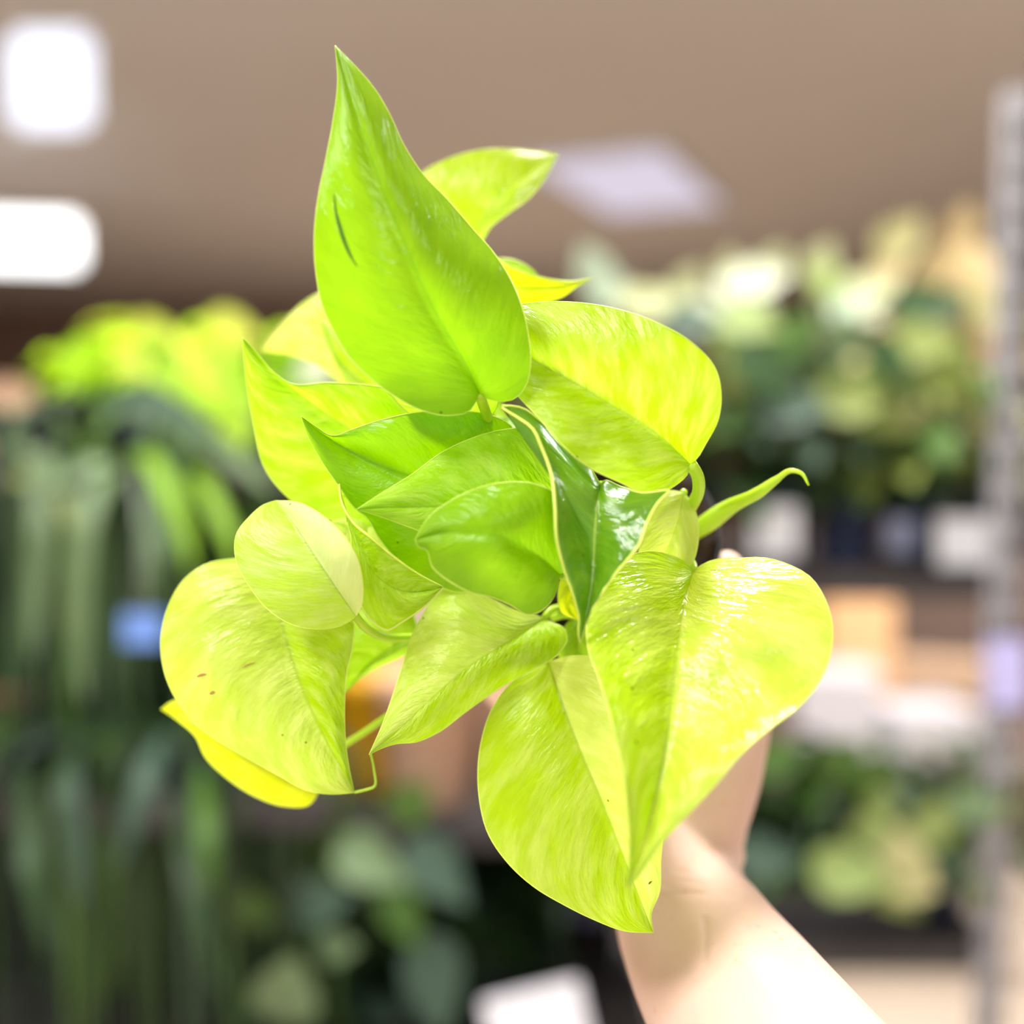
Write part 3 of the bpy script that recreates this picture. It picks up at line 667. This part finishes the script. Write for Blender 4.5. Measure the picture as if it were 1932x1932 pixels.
Gf = leaf(pr, [(1075, 925, .372), (1000, 940, .361), (900, 950, .356), (800, 956, .354), (735, 957, .353), (672, 961, .352)],
     [(1080, 1020), (1000, 1060), (900, 1040), (820, 1012), (760, 990), (710, 972)],
     [(1075, 870), (1040, 830), (1010, 811), (950, 811), (890, 827), (830, 856), (780, 893), (720, 930)], LIME, eL=[3, 5, 6, 4, 1], eR=[2, 5, 7, 5, 1], bulge=2.5, seed=8)
H = leaf(pr, [(1056, 1084, .352), (1030, 1060, .346), (990, 1035, .340), (935, 1010, .333), (880, 1003, .334), (830, 1006, .338), (784, 1018, .340)],
     [(1050, 1115), (1025, 1150), (998, 1160), (960, 1140), (930, 1128), (890, 1118), (850, 1098), (815, 1068), (803, 1036), (790, 1032)],
     [(1066, 1078), (1076, 1050), (1070, 990), (1052, 935), (1012, 914), (960, 910), (905, 920), (850, 945), (810, 975), (792, 1000)],
     GREEN, eL=[4, 9, 9, 6, 1], eR=[3, 8, 9, 6, 1], bulge=3, seed=9, label='dark cupped green leaf in the middle of the plant')
# twisted glossy leaf
I_ = leaf(pr, [(1133, 915, .352), (1127, 950, .348), (1123, 1000, .346), (1120, 1060, .346), (1115, 1120, .344), (1105, 1170, .342), (1095, 1212, .340)],
     [(1115, 885), (1070, 840), (1020, 795), (985, 770), (945, 767), (975, 787), (1004, 808), (1022, 845), (1040, 895), (1047, 955), (1050, 1015), (1065, 1075), (1084, 1130), (1093, 1165), (1091, 1195)],
     [(1138, 908), (1170, 918), (1210, 930), (1262, 928), (1245, 945), (1222, 985), (1205, 1030), (1172, 1070), (1142, 1110), (1118, 1150), (1103, 1185)],
     DEEP, eL=[6, 3, -6, -9, -4], eR=[1, -5, -10, -8, -3], bulge=3, wr=1.0, seed=10, rim=.6, label='twisted glossy dark green leaf with pale rolled edges')
leaf(pr, [(1290, 928, .378), (1280, 980, .375), (1262, 1030, .374), (1235, 1080, .376)],
     [(1260, 926), (1232, 950), (1215, 1000), (1205, 1050), (1215, 1080)],
     [(1303, 945), (1317, 985), (1316, 1030), (1304, 1068), (1280, 1100), (1255, 1100)], PALE, eL=2, eR=3, bulge=2, seed=11)
L = leaf(pr, [(1308, 1079, .375), (1293, 1125, .364), (1278, 1210, .350), (1266, 1310, .340), (1255, 1410, .332), (1235, 1510, .327), (1210, 1600, .322), (1183, 1677, .317)],
     [(1298, 1064), (1265, 1047), (1225, 1040), (1180, 1052), (1145, 1085), (1120, 1130), (1107, 1180), (1110, 1225), (1130, 1280), (1152, 1350), (1170, 1430), (1183, 1520), (1187, 1600)],
     [(1322, 1066), (1345, 1056), (1395, 1053), (1440, 1052), (1485, 1064), (1530, 1090), (1556, 1130), (1570, 1178), (1566, 1235), (1545, 1288), (1505, 1335), (1452, 1375), (1400, 1420), (1350, 1480), (1295, 1540), (1245, 1595), (1208, 1650)],
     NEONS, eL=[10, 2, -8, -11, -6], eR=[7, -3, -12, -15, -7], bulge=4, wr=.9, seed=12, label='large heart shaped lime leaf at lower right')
M_l = leaf(pr, [(1035, 1248, .386), (1062, 1330, .376), (1092, 1410, .370), (1130, 1500, .365), (1170, 1600, .361), (1205, 1690, .359), (1233, 1760, .359)],
     [(1015, 1258), (965, 1288), (927, 1340), (910, 1390), (902, 1450), (905, 1510), (920, 1570), (960, 1630), (1010, 1675), (1060, 1705), (1120, 1735), (1180, 1757)],
     [(1050, 1243), (1080, 1237), (1120, 1240), (1170, 1290), (1220, 1400), (1250, 1500), (1253, 1560), (1247, 1620), (1244, 1685), (1229, 1725)],
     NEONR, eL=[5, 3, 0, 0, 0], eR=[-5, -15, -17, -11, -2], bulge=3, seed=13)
leaf(pr, [(1028, 1168, .386), (960, 1210, .374), (880, 1262, .368), (810, 1322, .365), (750, 1378, .363), (696, 1424, .362)],
     [(1012, 1160), (985, 1155), (935, 1133), (885, 1112), (850, 1104), (822, 1125), (795, 1165), (775, 1205), (763, 1245), (745, 1300), (722, 1365)],
     [(1042, 1174), (1063, 1184), (1070, 1205), (1055, 1232), (1000, 1265), (940, 1300), (880, 1342), (825, 1383), (785, 1400), (745, 1404), (718, 1413)],
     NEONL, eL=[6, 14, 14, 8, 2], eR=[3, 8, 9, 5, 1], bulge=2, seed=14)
leaf(pr, [(672, 1164, .366), (625, 1095, .358), (582, 1030, .360), (553, 985, .366), (520, 944, .374)],
     [(645, 1180), (600, 1187), (550, 1178), (508, 1152), (470, 1105), (444, 1050), (446, 1008), (470, 975), (497, 952)],
     [(683, 1140), (684, 1095), (668, 1038), (638, 1000), (600, 966), (562, 947)],
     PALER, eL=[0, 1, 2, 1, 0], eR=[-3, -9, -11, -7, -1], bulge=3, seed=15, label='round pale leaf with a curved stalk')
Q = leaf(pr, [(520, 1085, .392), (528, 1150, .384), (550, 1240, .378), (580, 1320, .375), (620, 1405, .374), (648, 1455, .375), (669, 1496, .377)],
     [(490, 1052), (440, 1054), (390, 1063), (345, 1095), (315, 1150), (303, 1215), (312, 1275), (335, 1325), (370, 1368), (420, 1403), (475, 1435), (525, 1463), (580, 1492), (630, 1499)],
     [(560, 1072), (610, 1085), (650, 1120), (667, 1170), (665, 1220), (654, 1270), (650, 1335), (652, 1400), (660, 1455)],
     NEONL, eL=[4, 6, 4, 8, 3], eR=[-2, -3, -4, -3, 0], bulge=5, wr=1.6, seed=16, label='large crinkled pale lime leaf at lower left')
leaf(pr, [(600, 1440, .412), (560, 1445, .408), (500, 1430, .405), (430, 1390, .405), (360, 1355, .408), (303, 1338, .414)],
     [(600, 1400), (560, 1370), (480, 1340), (400, 1320), (345, 1316), (320, 1325)],
     [(602, 1490), (585, 1518), (540, 1522), (480, 1502), (425, 1466), (385, 1425), (370, 1392), (335, 1360)], YELL, eL=[2, 3, 3, 2, 0], eR=[2, 4, 5, 3, 0], bulge=3, seed=17)
# folded yellow leaf below the green one
leaf(pr, [(655, 985, .372), (680, 1040, .368), (715, 1090, .366), (760, 1115, .366), (800, 1115, .365), (836, 1107, .363)],
     [(662, 1010), (662, 1060), (675, 1125), (700, 1170), (730, 1188), (760, 1172), (800, 1145)],
     [(640, 915), (645, 948), (667, 986), (702, 1016), (745, 1052), (790, 1083)], NEON, eL=[3, 5, 5, 3, 1], eR=[-4, -8, -9, -6, -1], bulge=2, seed=18, rim=.5)
leaf(pr, [(690, 1030, .388), (670, 1010, .386), (640, 990, .386), (622, 985, .387)], [(660, 1060), (635, 1020)], [(690, 990), (650, 978)], PALE, bulge=1, seed=19)
leaf(pr, [(760, 1060, .396), (740, 1030, .393), (715, 1005, .392), (690, 980, .394)], [(735, 1065), (705, 1035), (690, 1005)], [(770, 1035), (745, 1000), (715, 980)], PALE, bulge=1, seed=41)
# leaves deeper in the pot
leaf(pr, [(790, 1190, .404), (750, 1215, .402), (700, 1250, .402), (648, 1310, .404)], [(770, 1140), (700, 1140), (650, 1180), (640, 1250)], [(800, 1215), (760, 1238), (715, 1258), (680, 1280)], LIME, bulge=2, eL=3, eR=3, seed=20)
leaf(pr, [(1100, 1080, .385), (1085, 1110, .383), (1072, 1140, .382), (1090, 1170, .382)], [(1060, 1090), (1053, 1120), (1060, 1155)], [(1125, 1100), (1130, 1140), (1112, 1165)], YELL, bulge=1.5, seed=21)
leaf(pr, [(1095, 1165, .398), (1090, 1195, .396), (1085, 1220, .396), (1080, 1250, .398)], [(1072, 1175), (1060, 1205), (1055, 1240)], [(1120, 1175), (1135, 1210), (1120, 1245)], LIME, bulge=1.5, seed=22)
leaf(pr, [(700, 700, .44), (640, 640, .437), (580, 630, .438), (530, 645, .442), (492, 662, .448)], [(690, 600), (640, 540), (590, 560), (540, 600), (505, 640)], [(690, 760), (640, 720), (600, 690), (550, 670), (515, 665)], PALE, eL=2, eR=3, bulge=2, seed=23)
leaf(pr, [(760, 790, .425), (730, 760, .42), (690, 720, .42), (650, 690, .423), (600, 600, .43)], [(720, 790), (680, 760), (640, 700)], [(770, 740), (730, 690), (660, 640)], NEON, bulge=2, seed=24)
leaf(pr, [(960, 880, .405), (930, 835, .40), (940, 800, .402), (985, 790, .41)], [(915, 850), (905, 815), (930, 790)], [(990, 850), (1020, 815), (1010, 798)], GREEN, bulge=1, seed=25)
# stalks
stalk(pr, [(904, 742, .3495), (912, 765, .355), (925, 800, .375), (960, 880, .41), (1010, 950, .432)], 1.7)
stalk(pr, [(1302, 874, .360), (1316, 898, .363), (1318, 925, .370), (1303, 958, .385), (1275, 1000, .41), (1250, 1020, .432)], 2.1)
stalk(pr, [(671, 1163, .366), (690, 1185, .374), (718, 1200, .380), (770, 1203, .388), (860, 1190, .405), (960, 1150, .425), (1010, 1110, .435)], 1.45)
stalk(pr, [(1026, 1167, .386), (1040, 1150, .390), (1062, 1145, .398), (1090, 1130, .415), (1110, 1100, .432)], 1.3)
stalk(pr, [(1042, 1166, .398), (1060, 1160, .396), (1085, 1160, .40), (1120, 1140, .42), (1140, 1110, .433)], 1.5)
stalk(pr, [(1036, 1250, .386), (1024, 1236, .390), (1040, 1215, .405), (1080, 1160, .425), (1100, 1120, .434)], 1.5)
stalk(pr, [(1056, 1084, .352), (1075, 1095, .362), (1095, 1090, .385), (1110, 1060, .41), (1115, 1030, .434)], 1.3)
stalk(pr, [(1133, 915, .352), (1145, 925, .365), (1150, 960, .39), (1140, 1000, .433)], 1.4)
stalk(pr, [(1308, 1079, .375), (1306, 1065, .379), (1290, 1050, .385), (1250, 1040, .41), (1210, 1030, .434)], 1.6)
stalk(pr, [(1290, 928, .378), (1285, 945, .386), (1250, 980, .41), (1210, 1000, .434)], 1.3)
stalk(pr, [(1077, 925, .372), (1095, 935, .385), (1110, 960, .41), (1120, 990, .434)], 1.3)
stalk(pr, [(985, 950, .388), (1010, 955, .397), (1040, 970, .415), (1060, 990, .434)], 1.3)
stalk(pr, [(900, 860, .400), (930, 865, .407), (980, 900, .42), (1030, 950, .434)], 1.3)
stalk(pr, [(870, 500, .428), (865, 560, .435), (900, 700, .44), (980, 850, .44), (1040, 920, .436)], 1.3)
stalk(pr, [(890, 560, .410), (880, 600, .415), (930, 740, .425), (1010, 880, .436)], 1.3)
stalk(pr, [(700, 700, .44), (740, 730, .44), (850, 820, .44), (960, 920, .437)], 1.3)
stalk(pr, [(600, 1440, .412), (640, 1412, .410), (690, 1380, .408), (740, 1345, .408), (860, 1260, .415), (980, 1180, .43), (1010, 1150, .436)], 1.2)
stalk(pr, [(520, 1085, .392), (560, 1060, .396), (680, 1060, .405), (850, 1080, .42), (980, 1070, .436)], 1.2)
stalk(pr, [(669, 1495, .377), (690, 1490, .378), (706, 1484, .379), (706, 1455, .379), (699, 1420, .378)], .55, PALE, 'leaf_tip', taper=.6, label='thin dry curled leaf tip')
# unfurling shoot
q = catmull([(1300, 1010, .410), (1330, 990, .402), (1380, 955, .393), (1430, 930, .386), (1465, 905, .382), (1492, 888, .379), (1512, 893, .377), (1526, 916, .376)], 40)
bm = bmesh.new()
def rs(u): return (.0028 if u < .55 else .0028 - .0019 * (u - .55) / .2 if u < .75 else .0009 * (1.15 - u) / .4) * (1 + .25 * math.sin(u * 9)) 
tube(bm, [P(*p) for p in q], rs, seg=14)
sh = obj('unfurling_shoot', bm, STEM, pr); sh['label'] = 'tightly rolled new leaf pointing right'
bm = bmesh.new()
tube(bm, [P(x - 2, y - 9 + 6 * (i / 22), d - .0022) for i, (x, y, d) in enumerate(q[3:24])], lambda u: .0011 * math.sin(math.pi * (u * .9 + .05)), seg=8)
obj('leaf_margin', bm, YELL, sh)

# marks on the leaves
DARKG = mat('leaf_scar', (.07, .20, .008), .5)
BRN = mat('leaf_blemish', (.35, .16, .03), .7)
def nearest(o, px, py):
    """point on leaf mesh o that lies on the sight line of a pixel, lifted 0.2 mm off its face"""
    d = (P(px, py, 1) - CAM).normalized(); w0 = wloc(o)
    ok, loc, nrm, idx = o.ray_cast(CAM - w0, d)
    if not ok: return None
    if nrm.dot(d) > 0: nrm = -nrm
    return loc + w0 + nrm * .0002
def mark(o, path, wpx, m, name, label=None):
    pts = [nearest(o, x, y) for x, y, *_ in catmull([(x, y) for x, y in path], 14)]
    pts = [p for p in pts if p]
    if len(pts) < 4: return
    bm = bmesh.new(); tube(bm, pts, lambda u: SC(.34, wpx / 2) * math.sin(math.pi * (u * .9 + .05)) ** .7, seg=8, flat=.3)
    k = obj(name, bm, m, o)
    if label: k['label'] = label
mark(A, [(631, 368), (634, 395), (645, 440), (660, 480), (674, 502)], 9, DARKG, 'leaf_scar', 'dark green slit scar')
mark(A, [(636, 400), (650, 445), (668, 492)], 4, mat('scar_inner', (.16, .36, .02), .5), 'leaf_scar', 'paler streak in the scar')
mark(Q, [(372, 1276), (380, 1273), (390, 1272)], 8, BRN, 'blemish', 'brown spot')
mark(Q, [(396, 1308), (401, 1306), (406, 1306)], 9, BRN, 'blemish', 'brown spot')
mark(Q, [(458, 1260), (468, 1254), (482, 1250)], 3, BRN, 'blemish', 'thin brown scratch')
mark(M_l, [(1224, 1668), (1227, 1664), (1230, 1662)], 6, mat('dirt_fleck', (.09, .08, .01), .8), 'blemish', 'black dirt fleck')

# ================================================================== THE HAND
def skin_mat():
    m = bpy.data.materials.new('skin'); m.use_nodes = True
    nt = m.node_tree; b = nt.nodes['Principled BSDF']; Lk = nt.links.new
    tc = N(nt, 'ShaderNodeTexCoord')
    n1 = N(nt, 'ShaderNodeTexNoise'); n1.inputs['Scale'].default_value = 28; n1.inputs['Detail'].default_value = 4; Lk(tc.outputs['Object'], n1.inputs['Vector'])
    mx = N(nt, 'ShaderNodeMix', data_type='RGBA'); mx.inputs[6].default_value = (.70, .44, .35, 1); mx.inputs[7].default_value = (.78, .56, .46, 1); Lk(n1.outputs['Fac'], mx.inputs[0])
    vo = N(nt, 'ShaderNodeTexVoronoi'); vo.inputs['Scale'].default_value = 170; Lk(tc.outputs['Object'], vo.inputs['Vector'])
    sr = N(nt, 'ShaderNodeMapRange'); sr.inputs[1].default_value = .10; sr.inputs[2].default_value = .26; sr.inputs[3].default_value = .5; sr.inputs[4].default_value = 0; Lk(vo.outputs['Distance'], sr.inputs[0])
    n2 = N(nt, 'ShaderNodeTexNoise'); n2.inputs['Scale'].default_value = 60; Lk(tc.outputs['Object'], n2.inputs['Vector'])
    rp_ = N(nt, 'ShaderNodeMapRange'); rp_.inputs[1].default_value = .52; rp_.inputs[2].default_value = .62; Lk(n2.outputs['Fac'], rp_.inputs[0])
    ml = N(nt, 'ShaderNodeMath', operation='MULTIPLY'); Lk(sr.outputs[0], ml.inputs[0]); Lk(rp_.outputs[0], ml.inputs[1])
    fk = N(nt, 'ShaderNodeMix', data_type='RGBA'); Lk(ml.outputs[0], fk.inputs[0]); Lk(mx.outputs[2], fk.inputs[6]); fk.inputs[7].default_value = (.72, .33, .20, 1)
    Lk(fk.outputs[2], b.inputs['Base Color'])
    b.inputs['Roughness'].default_value = .5; b.inputs['Specular IOR Level'].default_value = .35
    b.inputs['Subsurface Weight'].default_value = .25; b.inputs['Subsurface Radius'].default_value = (1, .35, .2); b.inputs['Subsurface Scale'].default_value = .006
    n3 = N(nt, 'ShaderNodeTexNoise'); n3.inputs['Scale'].default_value = 500; Lk(tc.outputs['Object'], n3.inputs['Vector'])
    bp = N(nt, 'ShaderNodeBump'); bp.inputs['Strength'].default_value = .12; bp.inputs['Distance'].default_value = .0006; Lk(n3.outputs['Fac'], bp.inputs['Height']); Lk(bp.outputs[0], b.inputs['Normal'])
    return m
SKIN = skin_mat()
NAIL = mat('fingernail', (.86, .60, .52), .25, .5, var=.04)
def limb(bm, secs, seg=28, n=30):
    """secs: (px, py, depth, half width m across the view, half depth m). One closed tapering tube."""
    q = catmull(secs, n)
    pts = [P(a, b, c) for a, b, c, *_ in q]
    rings = []
    for i, p in enumerate(pts):
        t = (pts[min(i + 1, n - 1)] - pts[max(i - 1, 0)]).normalized()
        s = t.cross(FWD).normalized(); f = s.cross(t).normalized()
        a_, b_ = q[i][3], q[i][4]
        rings.append([bm.verts.new(p + s * math.cos(x) * a_ + f * math.sin(x) * b_) for x in [2 * math.pi * k / seg for k in range(seg)]])
    for a, b in zip(rings, rings[1:]):
        for k in range(seg): bm.faces.new((a[k], a[(k + 1) % seg], b[(k + 1) % seg], b[k]))
    bm.faces.new(rings[0][::-1]); bm.faces.new(rings[-1])
def ball(bm, c, r, s=(1, 1, 1)):
    q = bmesh.ops.create_icosphere(bm, subdivisions=3, radius=r)
    for v in q['verts']: v.co = Vector((v.co.x * s[0], v.co.y * s[1], v.co.z * s[2])) + c
bm = bmesh.new()
# forearm and wrist
limb(bm, [(2250, 3700, .20, .040, .038), (1990, 3100, .235, .047, .043), (1830, 2700, .27, .046, .042), (1640, 2300, .315, .043, .040), (1492, 2050, .355, .0360, .032), (1394, 1900, .385, .0328, .028), (1326, 1790, .412, .0298, .0240), (1288, 1700, .436, .0275, .0205), (1282, 1640, .452, .0262, .0195), (1290, 1580, .466, .0270, .0190)], n=60)
# pot coordinates: e1 right, e2 down in the mouth plane
e1 = (RIGHT - axis * RIGHT.dot(axis)).normalized(); e2 = axis.cross(e1).normalized()
if e2.dot(UP) > 0: e2 = -e2
pb = pc - axis * PH
def Q3(a, b, h):     # a right, b down (m), h along the axis from the pot's foot
    return pb + e1 * a + e2 * b + axis * h
def tubew(bm, pts, radii, n=26, seg=18, flat=1.0):
    q = catmull([(*p, r) for p, r in zip(pts, radii)], n)
    tube(bm, [Vector(x[:3]) for x in q], lambda u: q[int(round(u * (n - 1)))][3], seg=seg, flat=flat)
    ball(bm, Vector(q[-1][:3]), q[-1][3] * 1.0)
    ball(bm, Vector(q[0][:3]), q[0][3] * 1.0)
W0 = P(1290, 1590, .464)
# palm: wrist to knuckles, passing under the foot of the pot
K = [Q3(.028, .010, -.016), Q3(.010, -.004, -.017), Q3(-.010, -.006, -.017), Q3(-.028, .006, -.015)]   # knuckle row index..little
K = [Q3(.018, -.016, -.015), Q3(-.004, -.014, -.016), Q3(-.025, -.004, -.015), Q3(-.040, .014, -.012)]
heelR, heelL = P(1335, 1560, .468), P(1245, 1570, .468)
for i, k in enumerate(K):
    h = heelR.lerp(heelL, i / 3)
    tubew(bm, [h, h.lerp(k, .5) - axis * .004, k], [.0165, .0155, .0115])
tubew(bm, [W0, W0.lerp(Q3(-.01, .01, -.016), .55), Q3(-.008, .005, -.017)], [.0200, .0175, .012])
# thenar and thumb on the right of the pot
tubew(bm, [P(1325, 1570, .462), P(1362, 1460, .463), P(1392, 1370, .463), P(1402, 1250, .455), P(1404, 1190, .446), P(1390, 1120, .436), P(1371, 1072, .428)], [.0170, .0165, .0135, .0115, .0105, .0095, .0070], n=40)
tubew(bm, [P(1310, 1560, .462), P(1350, 1450, .466), P(1365, 1350, .474), Q3(.018, -.004, -.014)], [.017, .0165, .013, .011])
# fingers curl from below round the far and left side of the pot
def finger(k, mid, tip_a, radii):
    tubew(bm, [k, mid[0], mid[1], tip_a], radii, n=34)
    return tip_a
rw = lambda h: .032 + .0125 * h / PH
def side(ang, h, off):    # on the pot wall: angle from right (deg, positive = away/up), height, clearance to the finger axis
    r = rw(h) + off
    return Q3(r * math.cos(R(ang)), -r * math.sin(R(ang)), h)
tips = []
for k, a, fr, L_ in ((K[0], 76, .0088, .056), (K[1], 112, .0092, .060), (K[2], 148, .0088, .056), (K[3], 182, .0078, .044)):
    p1 = side(a, -.008, .010 + fr * .3); p2 = side(a, .022, fr + .0012); p3 = side(a, L_, fr + .0006)
    tubew(bm, [k, p1, p2, p3], [fr * 1.22, fr * 1.12, fr, fr * .78], n=34)
    tips.append((p3, a, fr))
hand = obj('person', bm, SKIN)
md = hand.modifiers.new('r', 'REMESH'); md.mode = 'VOXEL'; md.voxel_size = .0013
ms_ = hand.modifiers.new('s', 'SMOOTH'); ms_.factor = .6; ms_.iterations = 9
dg = bpy.context.evaluated_depsgraph_get()
me2 = bpy.data.meshes.new_from_object(hand.evaluated_get(dg))
hand.modifiers.clear(); hand.data = me2
me2.materials.clear(); me2.materials.append(SKIN)
for p in me2.polygons: p.use_smooth = True
# wrist creases pressed into the skin
creases = [([(1200, 1672), (1270, 1682), (1340, 1684), (1400, 1692)], .00055, 6), ([(1270, 1642), (1330, 1650), (1390, 1668)], .0004, 5), ([(1240, 1655), (1300, 1664), (1360, 1674)], .0003, 5),
           ([(1328, 1735), (1332, 1770), (1330, 1815)], .00035, 5), ([(1330, 1540), (1372, 1600), (1400, 1640)], .0004, 9)]
for v in me2.vertices:
    r_ = v.co - CAM; d_ = r_.dot(FWD)
    x_ = 966 + r_.x / d_ * FPX; y_ = 966 - r_.dot(UP) / d_ * FPX
    if d_ > .47 or v.normal.dot(FWD) > 0: continue
    for line, dep, wd in creases:
        best = 1e9
        for a, b in zip(line, line[1:]):
            ax, ay = a; bx, by = b
            t_ = max(0, min(1, ((x_ - ax) * (bx - ax) + (y_ - ay) * (by - ay)) / ((bx - ax) ** 2 + (by - ay) ** 2)))
            best = min(best, math.hypot(x_ - ax - t_ * (bx - ax), y_ - ay - t_ * (by - ay)))
        if best < wd * 3: v.co += v.normal * (-1.9 * dep * math.exp(-(best / wd) ** 2))
tag(hand, 'bare right forearm and hand reaching up and gripping the plant pot', 'person')
origin_to(hand, P(1830, 2700, .27))
# nails
for p3, a, fr in tips:
    out = (e1 * math.cos(R(a)) - e2 * math.sin(R(a))).normalized()
    bm = bmesh.new(); q_ = bmesh.ops.create_uvsphere(bm, u_segments=16, v_segments=8, radius=1)
    s_ = axis.cross(out)
    for v in bm.verts:
        v.co = p3 + out * (fr * .66 + v.co.z * .0016) + s_ * v.co.x * fr * .62 + axis * (v.co.y * fr * .75)
    obj('fingernail', bm, NAIL, hand)
